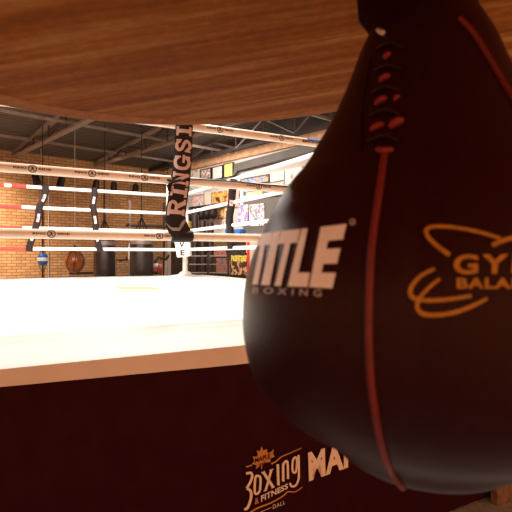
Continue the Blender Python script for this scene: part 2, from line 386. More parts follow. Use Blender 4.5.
sub = [quadmap(text2d('FITNESS', .03, 1.05), c5(132, 444), c5(300, 360), c5(299, 326), c5(131, 404)),
       quadmap(text2d('DALL', .0, 1.2), c5(206, 488), c5(282, 456), c5(282, 432), c5(206, 462)), stroke2d(C5((120, 510), (195, 478)), 3*k)]
CP = mat('cream_print', (.92, .82, .70), .6, noise=.04, scale=90)
for nm_, ar_ in (('fitness_lettering', sub[0]), ('place_lettering', sub[1]), ('thin_line', sub[2])): art_mesh(nm_, [ar_], skmap, CP, sk)
orr = [stroke2d(C5((38, 225), (76, 213)), 8*k), stroke2d(C5((195, 206), (225, 190), (262, 160), (320, 135), (384, 106)), lambda t: (10-5*t)*k),
       stroke2d(C5((60, 512), (110, 482), (200, 446), (270, 405), (300, 380), (345, 380), (390, 350)), lambda t: (12-6*t)*k),
       quadmap(text2d('&', .02), c5(92, 462), c5(118, 450), c5(118, 412), c5(92, 422))]
for nm_, ar_ in (('upper_left_line', orr[0]), ('upper_line', orr[1]), ('lower_line', orr[2])): art_mesh(nm_, [ar_], skmap, M['logo_or'], sk)
art_mesh('ampersand', orr[3:], skmap, M['logo_or'], sk)
leaf = C5((135, 95), (146, 122), (168, 112), (172, 138), (190, 132), (212, 113), (206, 140), (216, 160), (188, 174), (192, 193), (162, 198), (140, 212), (136, 244), (130, 216), (98, 238), (104, 214), (74, 206), (90, 190), (80, 158), (104, 162), (112, 148), (104, 122), (124, 126))
lf = art_mesh('maple_leaf', [(leaf, [tuple(range(len(leaf)))])], skmap, M['logo_or'], sk)
def skmap2(x, y):
    v = skpt(x, y); v = v+ring(0, -.002); return inv @ v
art_mesh('leaf_lettering', [quadmap(text2d('MAPLE', .02), c5(92, 200), c5(190, 168), c5(188, 138), c5(92, 170)), quadmap(text2d('AVE', .02), c5(116, 224), c5(160, 208), c5(160, 188), c5(116, 204))], skmap2, M['skirt'], sk)
art_mesh('banner_lettering', [quadmap(text2d('MAPLE', .045, 1.08), (309, 480.5), (380, 455), (380, 432), (308, 451.5))], skmap, M['logo_tan'], sk)
# prints on the canvas
def cvpt(x, y): Z = F*(.354)/(y-255); return inv @ Vector(((x-256)/F*Z, Z, CANV+.0035))
art_mesh('canvas_stripe', [([(112, 286.2), (122, 288.4), (162, 288.3), (152, 286.2)], [(0, 1, 2, 3)])], cvpt, M['yellow'], RP)
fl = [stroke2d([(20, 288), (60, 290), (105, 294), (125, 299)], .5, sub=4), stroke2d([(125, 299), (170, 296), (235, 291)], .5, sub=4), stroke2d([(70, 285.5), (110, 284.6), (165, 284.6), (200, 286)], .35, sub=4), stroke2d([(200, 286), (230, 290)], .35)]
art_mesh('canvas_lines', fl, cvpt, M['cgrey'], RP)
# floor of the platform sits on the ground through an inner frame
rp_obj(MB().box(ring((PT0+PT1)/2, (PN0+PN1)/2, .48), (PT1-PT0-.12, PN1-PN0-.12, .95), RA), 'inner_frame', M['dsteel'])

# ---------------------------------------------------------------- posts, pads
def post(t, n, lab, cushion=False):
    p = ring(t, n, CANV); T = thing('ring_post', lab, 'post', p, RA, 'corner posts of the ring')
    s = math.copysign(1, t-(TR+TL)/2), math.copysign(1, n-(NR+FR)/2)
    MB().tube([(s[0]*.14, s[1]*.14, 0), (s[0]*.14, s[1]*.14, 1.46)], .045, 16).build('pole', M['white'], T, True)
    MB().lathe([(.27, 0), (.24, .02), (.12, .035), (.09, .07), (.06, .09)], (s[0]*.14, s[1]*.14, 0), 24).build('base_cover', M['white'], T, True)
    for z in ROPES: MB().tube([(s[0]*.10, s[1]*.10, z), (0, 0, z)], .014, 8).tube([(s[0]*.04, s[1]*.04, z), (s[0]*.02, s[1]*.02, z)], .022, 8).build('turnbuckle', M['lsteel'], T)
    return T
FP = post(TR, FR, 'white far corner post with a long white corner pad')
post(TR, NR, 'white near corner post hidden behind the black speed bag'); post(TL, NR, 'white near corner post beyond the left frame edge'); post(TL, FR, 'white far corner post beyond the left frame edge')
# corner pad in world frame, facing the camera
cpos = ring(TR, FR, 0); Zc = cpos.y-.32; iv = (Matrix.Translation(FP.location) @ Matrix.Rotation(RA, 4, 'Z')).inverted()
def cpt(x, y, d=0): Z = Zc-d; return Vector(((x-256)/F*Z, Z, CAMZ-(y-255)/F*Z))
b = MB().slab([cpt(166.5, 180), cpt(184, 180), cpt(190.3, 255), cpt(176.8, 256.5), cpt(173.5, 232), cpt(166, 222)][::-1], (.02, .07, 0)); b.b.transform(iv)
bmesh.ops.bevel(b.b, geom=b.b.edges[:], offset=.008, segments=2, affect='EDGES')
pad = b.build('corner_pad', M['white'], FP)
vm = [quadmap(text2d('V', .04), (179, 246.5), (184.6, 246.5), (184.6, 240.8), (179, 240.8)), quadmap(text2d('E', .04), (180.3, 254.5), (184.8, 254.5), (184.8, 249), (180.3, 249)), quadmap(text2d('S', .0), (167.6, 196), (170.6, 196), (170.6, 191), (167.6, 191))]
for v_ in vm: art_mesh('pad_letter', [v_], lambda x, y: iv @ cpt(x, y, .003), M['ink'], pad)

# ---------------------------------------------------------------- ropes
def rope(name, A, B, z, r, lab, m, group, reds=(), sag=0.0):
    A = Vector((*A.xy, 0)); B = Vector((*B.xy, 0)); e_ = (B-A).normalized()*.035; A += e_; B -= e_; L = (B-A).length; ang = math.atan2((B-A).y, (B-A).x)
    T = thing(name, lab, 'rope', (A.x, A.y, CANV+z), ang, group)
    cuts = sorted({0, 1, *[q for s in reds for q in s[:2]]})
    N = 80; P = lambda u: (u*L, 0, -sag*4*u*(1-u))
    if not reds:
        MB().tube([P(i/N) for i in range(N+1)], r, 16).build('rope_cover', m, T, True)
    else:
        for a_, b_ in zip(cuts, cuts[1:]):
            red = any(s[0] <= a_+1e-6 and b_ <= s[1]+1e-6 for s in reds); nn = max(2, int(N*(b_-a_)))
            o = MB().tube([P(lerp(a_, b_, i/nn)) for i in range(nn+1)], r*(1.03 if red else 1), 14).build('rope_cover', M['red'] if red else m, T, True)
            tag(o, 'red section of rope cover' if red else 'white section of rope cover')
    return T
names = ['bottom', 'second', 'third', 'top']
GN = 'thick wrapped ropes on the near ring side'; GF = 'thin ropes on the far ring side'; GR = 'ropes on the right ring side'; GL = 'ropes on the left ring side'
nlab = ['lowest thick wrapped rope of the near side, ending the lettered strap', 'thick wrapped rope crossing behind the lettered strap at mid height', 'thick wrapped rope with a blue end, just under the wooden disc', 'topmost wrapped rope of the near side, hidden above the wooden disc']
near = []
for z, lab in zip(ROPES, nlab): near.append(rope('ring_rope', ring(TL, NR), ring(TR, NR), z, .0235, lab, M['wrap'], GN))
redf = {0: [(0, .573)], 1: [(0, .55)], 3: [(0, .505), (.523, .56)], 2: [(0, .548)]}
for i, z in enumerate(ROPES):
    rope('ring_rope', ring(TL, FR), ring(TR, FR), z, .026, f'{["lowest", "second lowest", "second highest", "topmost"][i]} thin far rope, red on the left and white on the right', M['white'], GF, redf[i])
    rope('ring_rope', ring(TR, FR), ring(TR, NR), z, .025, f'{["lowest", "second lowest", "second highest", "topmost"][i]} white rope running from far corner post towards the black speed bag', M['white'], GR)
    rope('ring_rope', ring(TL, FR), ring(TL, NR), z, .025, f'{["lowest", "second lowest", "second highest", "topmost"][i]} white rope of the left ring side', M['white'], GL)
# printed marks on the near ropes
def rope_mark(T, px, blue=False):
    a = (px-256)/F; Z = NR/(U[0]-U[1]*a); p = Vector((a*Z, Z)); t = p.x*U[0]+p.y*U[1]-TL
    def mp(x, y):                                 # x along rope in m, y around in rad (0 faces camera)
        return Vector((t+x, -.0243*math.cos(y), .0243*math.sin(y)))
    if blue:
        b = MB(); A = [b.b.verts.new(mp(-.10+.2*i/12, .4)) for i in range(13)]
        rows = [[b.b.verts.new(mp(-.06+.30*i/12, .25+.9*j/6)) for i in range(13)] for j in range(7)]
        for j in range(6):
            for i in range(12): b.b.faces.new((rows[j][i], rows[j][i+1], rows[j+1][i+1], rows[j+1][i]))
        b.build('blue_print', M['cyan'], T)
        arts = [quadmap(text2d('BOXING', .04), (-.10, -.35), (.16, -.35), (.16, .25), (-.10, .25))]
    else:
        arts = [quadmap(text2d('R', .05), (-.009, -.42), (.010, -.42), (.010, .42), (-.009, .42)),
                quadmap(text2d('RING', .03), (-.082, -.2), (-.026, -.2), (-.026, .25), (-.082, .25)), quadmap(text2d('SIDE', .03), (.026, -.2), (.082, -.2), (.082, .25), (.026, .25))]
        c = [(.019*math.cos(q*math.pi/10), .85*math.sin(q*math.pi/10)) for q in range(20)]; c2 = [(x*.76, y*.76) for x, y in c]
        arts.append((c+c2, [(i, (i+1) % 20, 20+(i+1) % 20, 20+i) for i in range(20)]))
    art_mesh('printed_mark', arts, mp, M['ink'], T)
for px in (24, 84, 137, 252): rope_mark(near[1], px)
for px in (43, 152): rope_mark(near[0], px)
rope_mark(near[2], 275); rope_mark(near[2], 309, True); rope_mark(near[2], 213)

# ---------------------------------------------------------------- rope spacer straps
def strap_thing(pts, wid, label, name='rope_strap', group=None, patches=(), text=None, off=.03):
    """pts: (world Vector centre line); ribbon faces the camera side of its rope plane"""
    base = pts[-1]; T = thing(name, label, 'strap', base, 0, group); P0 = [p-base for p in pts]
    P = []
    for i in range(len(P0)-1):
        g = lambda q: P0[min(max(q, 0), len(P0)-1)]
        for s in range(8):
            t = s/8; p0, p1, p2, p3 = g(i-1), g(i), g(i+1), g(i+2)
            P.append(.5*((2*p1)+(p2-p0)*t+(2*p0-5*p1+4*p2-p3)*t*t+(3*p1-p0-3*p2+p3)*t**3))
    P.append(P0[-1]); n = len(P)
    view = Vector((-base.x, -base.y, 0)).normalized()
    L = [0]
    for a_, b_ in zip(P, P[1:]): L.append(L[-1]+(b_-a_).length)
    def surf(s, v, lift=0):                       # s arc length from top, v in -1..1
        s = min(max(s, 0), L[-1]-1e-5); i = max(j for j in range(n) if L[j] <= s); i = min(i, n-2); f_ = (s-L[i])/max(1e-6, L[i+1]-L[i])
        p = P[i].lerp(P[i+1], f_); d = (P[min(i+2, n-1)]-P[max(i-1, 0)]).normalized(); sd = view.cross(d).normalized(); sd = -sd if sd.x < 0 else sd
        w = wid(s/L[-1]) if callable(wid) else wid
        return p+sd*(v*w/2)+view*(lift+.018*(1-v*v))
    b = MB(); R_ = []
    K = 60
    for i in range(K+1):
        s = L[-1]*i/K
        R_.append([b.b.verts.new(surf(s, -1+2*j/6)) for j in range(7)]+[b.b.verts.new(surf(s, 1-2*j/6)-view*.016) for j in range(7)])
    for A, B in zip(R_, R_[1:]):
        for j in range(14): b.b.faces.new((A[j], A[(j+1) % 14], B[(j+1) % 14], B[j]))
    b.b.faces.new(R_[0]); b.b.faces.new(R_[-1][::-1])
    st = b.build('webbing', M['strap'], T, True)
    for (s0, s1, v0, v1) in patches:
        art_mesh('patch', [quadmap(([(i/6, j/6) for j in range(7) for i in range(7)], [(j*7+i, j*7+i+1, (j+1)*7+i+1, (j+1)*7+i) for j in range(6) for i in range(6)]), (v0, s1), (v1, s1), (v1, s0), (v0, s0))],
                 lambda x, y: surf(y*L[-1], x, .003), M['pink'], T)
        art_mesh('patch_print', [quadmap(text2d('R', .02), (v0*.6, s1-.3*(s1-s0)), (v1*.6, s1-.3*(s1-s0)), (v1*.6, s0+.3*(s1-s0)), (v0*.6, s0+.3*(s1-s0)))], lambda x, y: surf(y*L[-1], x, .006), M['red'], T)
    return T, surf, L[-1]
def plane_pt(x, y, n, d=.035):                    # point at image (x, y) on a plane parallel to the near side
    a = (x-256)/F; Z = (n-d)/(U[0]-U[1]*a); return Vector((a*Z, Z, CAMZ-(y-255)/F*Z))
T, surf, L = strap_thing([plane_pt(x, y, NR) for x, y in [(186, 66), (185, 98), (184.2, 125), (183, 150), (180.7, 178), (177.8, 198), (175.8, 212), (176, 221), (179, 229), (181.5, 234)]],
                         lambda q: .082+.030*q if q < .9 else .112, 'black strap with large pale letters tying the near ropes together', patches=())
def slab_letter(ch):
    if ch == 'R': return [stroke2d([(.2, 0), (.2, 1)], .24, sub=1), stroke2d([(.12, .9), (.62, .9), (.78, .74), (.62, .52), (.2, .52)], .19), stroke2d([(.5, .5), (.85, .02)], .24, sub=1), stroke2d([(0, .07), (.42, .07)], .14, sub=1), stroke2d([(0, .93), (.4, .93)], .14, sub=1), stroke2d([(.68, .07), (1, .07)], .14, sub=1)]
    if ch == 'I': return [stroke2d([(.5, 0), (.5, 1)], .42, sub=1), stroke2d([(0, .08), (1, .08)], .16, sub=1), stroke2d([(0, .92), (1, .92)], .16, sub=1)]
    if ch == 'N': return [stroke2d([(.2, 0), (.2, 1)], .17, sub=1), stroke2d([(.8, 0), (.8, 1)], .17, sub=1), stroke2d([(.15, .95), (.85, .05)], .24, sub=1), stroke2d([(0, .07), (.4, .07)], .14, sub=1), stroke2d([(0, .93), (.3, .93)], .14, sub=1), stroke2d([(.6, .93), (1, .93)], .14, sub=1)]
    if ch == 'G': return [stroke2d([(.86, .74), (.72, .90), (.45, .92), (.2, .78), (.13, .5), (.2, .22), (.45, .08), (.72, .12), (.84, .3)], .21), stroke2d([(.5, .42), (1, .42)], .15, sub=1), stroke2d([(.84, .42), (.84, .02)], .2, sub=1), stroke2d([(.88, .6), (.88, .98)], .12, sub=1)]
    if ch == 'S': return [stroke2d([(.82, .72), (.66, .90), (.38, .91), (.17, .75), (.28, .58), (.6, .46), (.82, .3), (.66, .1), (.38, .08), (.16, .26)], .21), stroke2d([(.88, .62), (.88, .98)], .12, sub=1), stroke2d([(.1, .38), (.1, .02)], .12, sub=1)]
    if ch == 'D': return [stroke2d([(.2, 0), (.2, 1)], .22, sub=1), stroke2d([(.1, .92), (.5, .9), (.82, .7), (.84, .3), (.5, .1), (.1, .08)], .2)]
    if ch == 'E': return [stroke2d([(.2, 0), (.2, 1)], .22, sub=1), stroke2d([(0, .92), (.9, .92)], .16, sub=1), stroke2d([(0, .08), (.9, .08)], .16, sub=1), stroke2d([(.2, .5), (.7, .5)], .14, sub=1)]
# reading upward: s decreases from bottom; letter base on right side?
ytop = 66.; ybot = 236.5
def s_of(y):                                      # arc length for image row y
    lo, hi = 0, L
    for _ in range(40):
        mid = (lo+hi)/2; p = surf(mid, 0)+T.location; yy = 255-(p.z-CAMZ)/p.y*F
        if yy < y: lo = mid
        else: hi = mid
    return lo
al = []
for ch, y0, y1 in (('R', 214.5, 197.5), ('I', 195.5, 186), ('N', 184.5, 171), ('G', 169.5, 154), ('S', 151.5, 137.5), ('I', 134.5, 125.5), ('D', 122, 108), ('E', 106, 93)):
    sa, sb = s_of(y0), s_of(y1)
    for vs, fs in slab_letter(ch): al.append(([(lerp(.86, -.86, y), lerp(sa, sb, x)) for x, y in vs], fs))
art_mesh('strap_lettering', al, lambda x, y: surf(y, x, .003), M['letter'], T, refine=.02)
s0 = s_of(219)
art_mesh('bottom_fold', [([(-1, s0+.0), (-.55, s0+.03), (.1, s0+.045), (.5, s0+.02), (.95, s0-.005), (1, s0+.022), (.5, s0+.045), (.0, s0+.062), (-.6, s0+.045)], [(0, 1, 8), (1, 2, 7, 8), (2, 3, 6, 7), (3, 4, 5, 6)])], lambda x, y: surf(y, x, .004), M['fold'], T, refine=.02)
lc = plane_pt(181.5, 235, NR, .0)-T.location; Ud = ring(1, 0)
MB().tube([lc+Ud*q for q in (-.062, -.058, 0, .058, .062)], [.028, .034, .035, .034, .028], 20).build('rope_loop', M['strap'], T, True)
kn = plane_pt(172, 181, NR, .03)-T.location
MB().tube([kn+Vector((.05, 0, .01)), kn, kn+Vector((-.02, 0, -.02)), kn+Vector((-.01, -.01, -.05))], .009, 8).tube([kn+Vector((.02, 0, .0)), kn+Vector((-.03, 0, .012)), kn+Vector((-.06, 0, 0))], .007, 8).build('tie_knot', M['strap'], T, True)
o = MB().tube([plane_pt(x, y, NR, .03) for x, y in [(172, 180), (190, 177.6), (230, 180), (262, 183.5), (292, 186)]], .0045, 6).build('tie_cord', M['ink']); tag(o, 'thin black cord stretched above the mid thick rope right of lettered strap', 'cord')

GS = 'rope straps on the far ring sides'
for pl, lab, n_ in (([(45.5, 184), (45.5, 190), (44, 197), (39.5, 206), (38, 218), (34, 232), (30.5, 242), (29, 250.5)], 'black far strap hanging over the blue striped ball, leaning left', FR),
                    ([(94.5, 187), (94.5, 194), (93.2, 203), (94, 211), (95.5, 222), (96, 232), (97.5, 240), (100.5, 250.5)], 'black far strap in front of the left heavy bag', FR)):
    strap_thing([plane_pt(x, y, n_, .04) for x, y in pl], .095, lab, group=GS, patches=[(.14, .25, -.32, .42), (.44, .56, -.32, .42), (.76, .84, -.32, .42)])
def rside(x, y, d=.04):
    a = (x-256)/F; Z = (TR-d)/(U[1]+U[0]*a); return Vector((a*Z, Z, CAMZ-(y-255)/F*Z))
strap_thing([rside(x, y) for x, y in [(234, 178), (232.5, 190), (231, 206), (229.5, 216), (229.8, 226), (230.5, 236), (231, 248)]], .10, 'black strap on right ring side in front of the poster wall', group=GS, patches=[(.30, .38, -.5, .5)])

# ---------------------------------------------------------------- gym gear behind the ring
def px(x, y, Z): return Vector(((x-256)/F*Z, Z, CAMZ-(y-255)/F*Z))
# blue double-end ball
Zb = 10.4; c = px(42.7, 258.3, Zb); T = thing('double_end_ball', 'small blue and white striped ball held between cords', 'punching ball', (c.x, c.y, 0)); r = .125; z = c.z
def band(z0, z1): 
    return [(math.sqrt(max(1e-6, r*r-q*q))*.9, z+q*1.1) for q in [lerp(z0, z1, i/8)*r for i in range(9)]]
MB().lathe(band(-.999, -.27), seg=28).build('ball_bottom', M['blue'], T, True); MB().lathe(band(.27, .999), seg=28).build('ball_top', M['blue'], T, True)
tag(MB().lathe(band(-.27, .27), seg=28).build('ball_stripe', M['white'], T, True), 'white stripe around the ball')
MB().tube([(0, 0, z+.28), (0, 0, CAMZ+deck_h(10.85)-.02)], .011, 6).tube([(-.07, 0, z+.1), (-.03, 0, z+.22), (0, 0, z+.3), (.03, 0, z+.22), (.07, 0, z+.1)], .008, 6).build('upper_cord', M['ink'], T)
MB().tube([(-.09, 0, z-.09), (0, 0, z-.31), (.09, 0, z-.09)], .008, 6).tube([(0, 0, z-.3), (0, 0, .03)], .01, 6).tube([(-.0, 0, .0), (0, 0, .05)], .06, 12).build('lower_cord', M['ink'], T)
# brown teardrop bag
Zb = 10.6; c = px(74.8, 259.5, Zb); T = thing('teardrop_bag', 'shiny brown leather teardrop punching bag on a thin chain', 'punching bag', (c.x, c.y, 0)); z = c.z
prof = [(.01, -.27), (.09, -.25), (.16, -.19), (.205, -.10), (.215, -.02), (.20, .06), (.165, .13), (.12, .18), (.07, .215), (.035, .235), (.03, .26)]
MB().lathe([(a_, z+b_) for a_, b_ in prof], seg=36).build('bag_body', M['brown'], T, True)
for qa in (-2.0, -1.2, -.3, 1.6):
    MB().tube([((a_+.003)*math.cos(qa+.8*b_), (a_+.003)*math.sin(qa+.8*b_), z+b_) for a_, b_ in prof[1:]], .008, 6).build('seam', M['ink'], T)
MB().lathe([(.05, z+.235), (.05, z+.25), (.02, z+.31), (.015, z+.34)], seg=16).build('collar', M['ink'], T, True)
MB().tube([(0, 0, z+.33), (0, 0, CAMZ+deck_h(10.85)-.02)], .008, 6).build('chain', M['lsteel'], T)
# heavy bags
def heavy(x0, x1, ytop, Z, lab, strap_y=None):
    c = px((x0+x1)/2, ytop, Z); r = (x1-x0)/2/F*Z; T = thing('heavy_bag', lab, 'punching bag', (c.x, c.y, 0), 0, 'heavy bags behind the ring'); z1 = c.z; z0 = max(.25, z1-1.25)
    MB().lathe([(r*.9, z0), (r, z0+.04), (r*1.01, (z0+z1)/2), (r, z1-.04), (r*.92, z1)], seg=36).build('bag_body', M['bag'], T, True)
    MB().lathe([(r*1.015, z1-.14), (r*1.02, z1-.12), (r*1.02, z1-.06), (r*1.0, z1-.05)], seg=36).build('top_band', M['steel'], T, True)
    b = MB()
    for q in range(4):
        aa = q*math.pi/2+.6; b.tube([(r*.85*math.cos(aa), r*.85*math.sin(aa), z1), (0, 0, z1+.42)], .014, 6)
    b.tube([(0, 0, z1+.42), (0, 0, z1+.52)], .03, 8); b.build('chain', M['dsteel'], T)
    MB().tube([(0, 0, z1+.5), (0, 0, CAMZ+deck_h(10.85)-.02)], .01, 6).build('hanging_rod', M['dsteel'], T)
    return T
heavy(94.3, 115, 238, 10.3, 'dark heavy bag under the second far strap, left of the pair')
hb = heavy(130.3, 153, 236.5, 10.0, 'wider dark heavy bag with taped band, right of the pair')
c = hb.location; o = MB().tube([(-.235, -.05, 1.62), (-.25, -.06, 1.5), (-.24, -.06, 1.40), (-.25, -.05, 1.30)], .012, 6).build('loose_strap', M['white'], hb)
# power rack
def at(x, Z): return (x-256)/F*Z
Zr = 12.6; T = thing('power_rack', 'dark steel rack with crossbar standing against the brick wall', 'rack', (at(147, Zr), Zr, 0), .5)
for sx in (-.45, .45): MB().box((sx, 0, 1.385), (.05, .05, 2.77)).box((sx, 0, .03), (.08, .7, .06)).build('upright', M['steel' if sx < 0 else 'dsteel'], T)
MB().tube([(-.53, 0, 2.13), (.53, 0, 2.13)], .03, 10).tube([(-.53, 0, 2.13), (-.53, -.3, 2.15)], .025, 8).tube([(.53, 0, 2.13), (.53, -.3, 2.15)], .025, 8).build('crossbar', M['dsteel'], T)
# barbell leaning between bags
p0 = px(116, 271, 10.9); p1 = px(129, 263, 10.9)
d_ = (p1-p0); o = MB().tube([p0-d_*1.5, p1], .016, 8).build('leaning_bar', M['lsteel']); tag(o, 'short pale bar leaning between the two heavy bags', 'bar')
p = px(122, 259, 12.2); T = thing('wall_bracket', 'small dark bracket on the brick wall between the heavy bags', 'bracket', (at(122, 12.75), 12.75, 0))
MB().box((0, 0, 1.26), (.3, .05, .04)).box((0, -.1, 1.24), (.04, .2, .04)).box((.12, 0, 1.3), (.03, .05, .1)).build('arm', M['dsteel'], T)
o = MB().box((0, 0, 0), (.9, .04, .05)).build('wall_shelf', M['dsteel']); X, Y = at_w(88, BW-.06); o.location = (X-.05, Y, CAMZ-.45); o.rotation_euler = (0, 0, QA); tag(o, 'narrow dark ledge low on the brick wall beside brown teardrop bag', 'ledge')
# stationary exercise bike by the corner (dark handlebar, red and white flywheel guard)
Zk = 11.0; T = thing('exercise_bike', 'dark exercise bike with red and white guard left of the far post', 'exercise bike', (at(161, Zk), Zk, 0), .35)
MB().box((0, .0, .03), (.12, 1.0, .06)).box((0, -.45, .03), (.5, .08, .06)).box((0, .45, .03), (.5, .08, .06)).build('base', M['dsteel'], T)
MB().tube([(0, -.3, .05), (.05, -.28, .8), (.06, -.3, 1.26)], .03, 10).tube([(0, .3, .05), (-.05, .28, .75), (-.05, .28, .95)], .03, 10).tube([(.05, -.28, .5), (-.05, .28, .5)], .03, 10).build('frame', M['lsteel'], T, True)
MB().tube([(-.2, -.36, 1.22), (-.1, -.32, 1.34), (.04, -.3, 1.28), (.10, -.34, 1.34), (.08, -.5, 1.38)], .026, 10).build('handlebar', M['ink'], T, True)
MB().box((-.05, .3, .98), (.2, .28, .07), bev=.02).build('saddle', M['ink'], T, True)
MB().tube([(-.10, -.3, 1.08), (-.04, -.3, 1.08)], .12, 24).build('guard', M['tubred'], T)
MB().tube([(-.24, -.34, 1.16), (-.12, -.34, 1.16)], .045, 12).build('grip_cover', M['white'], T)
# row of dark standing bags at the poster wall and a guard rail
for i, (x0, x1, yt, lab) in enumerate(((191.5, 198.5, 213, 'slim dark bag just right of the lettered strap'), (199, 206.5, 219, 'grey-capped dark bag, middle of the row at poster wall'), (207, 214, 221, 'dark bag at the right end of the row below brown poster'))):
    Z = 11.2-i*.0; cx = px((x0+x1)/2, yt, Z); r = (x1-x0)/2/F*Z*.98
    T = thing('standing_bag', lab, 'punching bag', (cx.x, cx.y, 0), 0, 'row of standing bags at the poster wall')
    MB().lathe([(r*.96, .35), (r, .42), (r, cx.z-.05), (r*.9, cx.z-.01), (r*.6, cx.z)], seg=24).build('bag_body', M['bag'], T, True)
    MB().lathe([(r*1.03, 0), (r*1.03, .2), (r*1.0, .34), (r*.8, .36)], seg=24).build('base', M['ink'], T, True)
o = thing('storage_rack', 'dark open rack of dumbbells with grey rails behind the right ropes', 'rack', (at(209, 10.6), 10.6, 0), -.05)
for zz in (1.18, 1.36, 1.0, .7): MB().tube([(-.46, 0, zz), (.42, 0, zz)], .014, 8).build('rail', M['steel'], o)
for xx in (-.46, -.02, .42): MB().box((xx, 0, .72), (.04, .04, 1.44)).build('upright', M['dsteel'], o)
T = thing('tub', 'small red and white tub on a stand left of far post base', 'tub', (at(156.5, 11.9), 11.9, 0))
c = px(157, 266, 11.9); MB().lathe([(.06, c.z-.12), (.085, c.z+.02)], seg=20).build('body', M['tubred'], T, True); MB().lathe([(.087, c.z+.02), (.087, c.z+.07), (.07, c.z+.08)], seg=20).build('lid', M['white'], T, True)
MB().box((0, 0, (c.z-.12)/2), (.2, .2, c.z-.12), bev=.01).build('stand', M['card'], T)

# ---------------------------------------------------------------- posters on the right wall
W_ = (.88, .85, .82)
posters = [
 (188.5, 169.5, 199, 177.5, [(.85, .72, .5), W_, (.7, .4, .2)], 5, 'small cream poster in the top row nearest the lettered strap'),
 (201, 168, 211, 177.7, [W_, (.5, .3, .3), (.85, .75, .7), (.35, .2, .2)], 7, 'white poster with dark red figures in the top row'),
 (212.5, 165.5, 222.5, 177.8, [(.75, .68, .72), W_, (.65, .5, .55)], 4, 'pale lilac poster in the top row beside the yellow-green one'),
 (224, 162.5, 233, 176, [(.72, .80, .18), (.80, .85, .30)], 4, 'yellow-green poster at the right end of the top row'),
 (190.5, 184, 203, 194, [W_, (.9, .86, .8), (.6, .6, .7)], 5, 'white sheet with faint writing beside the lettered strap'),
 (192, 195, 203, 208, [W_, (.9, .5, .45), W_, (.25, .45, .8)], 6, 'white chart with red and blue marks beside cream panel'),
 (204.5, 191, 210.5, 208, [(.85, .74, .58), (.9, .8, .66)], 2, 'narrow plain cream panel between the white chart and the brown poster'),
 (212, 190.5, 228, 206, [(.10, .03, .02), (.55, .20, .05), (.85, .50, .22), (.25, .08, .03)], 6, 'orange-brown fight poster, upper of the two beside the tall portrait'),
 (212, 207.5, 230, 217.5, [(.25, .08, .03), (.60, .24, .07), (.88, .6, .3), (.12, .04, .03)], 6, 'orange-brown fight poster, lower of the two'),
 (213, 218.5, 229, 225, [(.55, .30, .25), W_, (.8, .6, .5)], 8, 'low wide poster with reddish lettering under the brown posters'),
 (229, 187, 232, 207, [(.2, .65, .9), (.5, .8, .95)], 4, 'narrow light blue banner beside the brown fight posters'),
 (233, 190, 239, 206, [(.10, .05, .05), (.75, .45, .4), (.08, .04, .05)], 4, 'tall dark portrait poster of a person'),
 (240, 190, 243, 206, [(.35, .7, .85), W_], 4, 'narrow pale blue strip right of the tall portrait poster'),
 (241, 176, 269, 183, [(.10, .06, .08), (.7, .4, .25), (.2, .3, .6), (.5, .45, .45)], 6, 'long dark framed strip of fight photographs'),
 (270, 170.5, 284, 180, [(.86, .84, .76), (.7, .7, .64), (.9, .88, .82)], 6, 'pale grey-cream poster right of the photograph strip'),
 (285, 166.5, 305, 182, [(.86, .72, .4), W_, (.6, .3, .1)], 4, 'cream and brown poster touching the edge of the speed bag'),
 (262, 182, 284, 187, [(.8, .78, .75), (.55, .5, .48), W_], 7, 'wide pale notice under the photograph strip'),
 (246, 190.5, 262, 194, [(.75, .35, .12), (.9, .6, .3), W_], 6, 'thin orange poster over the white shelf strip'),
 (238, 204, 248, 224, [(.85, .8, .85), (.45, .3, .6), W_, (.7, .4, .3)], 6, 'white and purple poster right of the ring strap'),
 (249, 203, 264, 225, [W_, (.35, .28, .36), (.9, .86, .86), (.5, .35, .4)], 6, 'white poster with dark fist drawings on the grey boards'),
 (212, 240, 229, 246, [(.65, .6, .1), (.15, .1, .05), (.3, .2, .1)], 7, 'small dark poster with olive print low on the wall'),
 (214, 247, 226, 256, [(.10, .04, .03), (.5, .2, .15), (.7, .6, .55)], 8, 'dark red poster behind the storage rack'),
 (216, 257, 230, 273, [(.06, .04, .04), (.4, .15, .1), (.1, .15, .3)], 8, 'dark poster with blue and red print low behind the rack'),
 (231, 245, 245, 253.5, [(.03, .03, .03), (.06, .05, .05)], 8, 'black poster above the yellow-lettered one'),
 (231, 254, 247, 274, [(.05, .02, .015), (.10, .04, .03), (.70, .40, .2), (.12, .04, .03)], 7, 'fight poster with a yellow title and three fighters'),
 (246, 240, 252, 252, [(.6, .2, .15), (.8, .6, .5)], 6, 'small reddish poster beside the black one'),
]
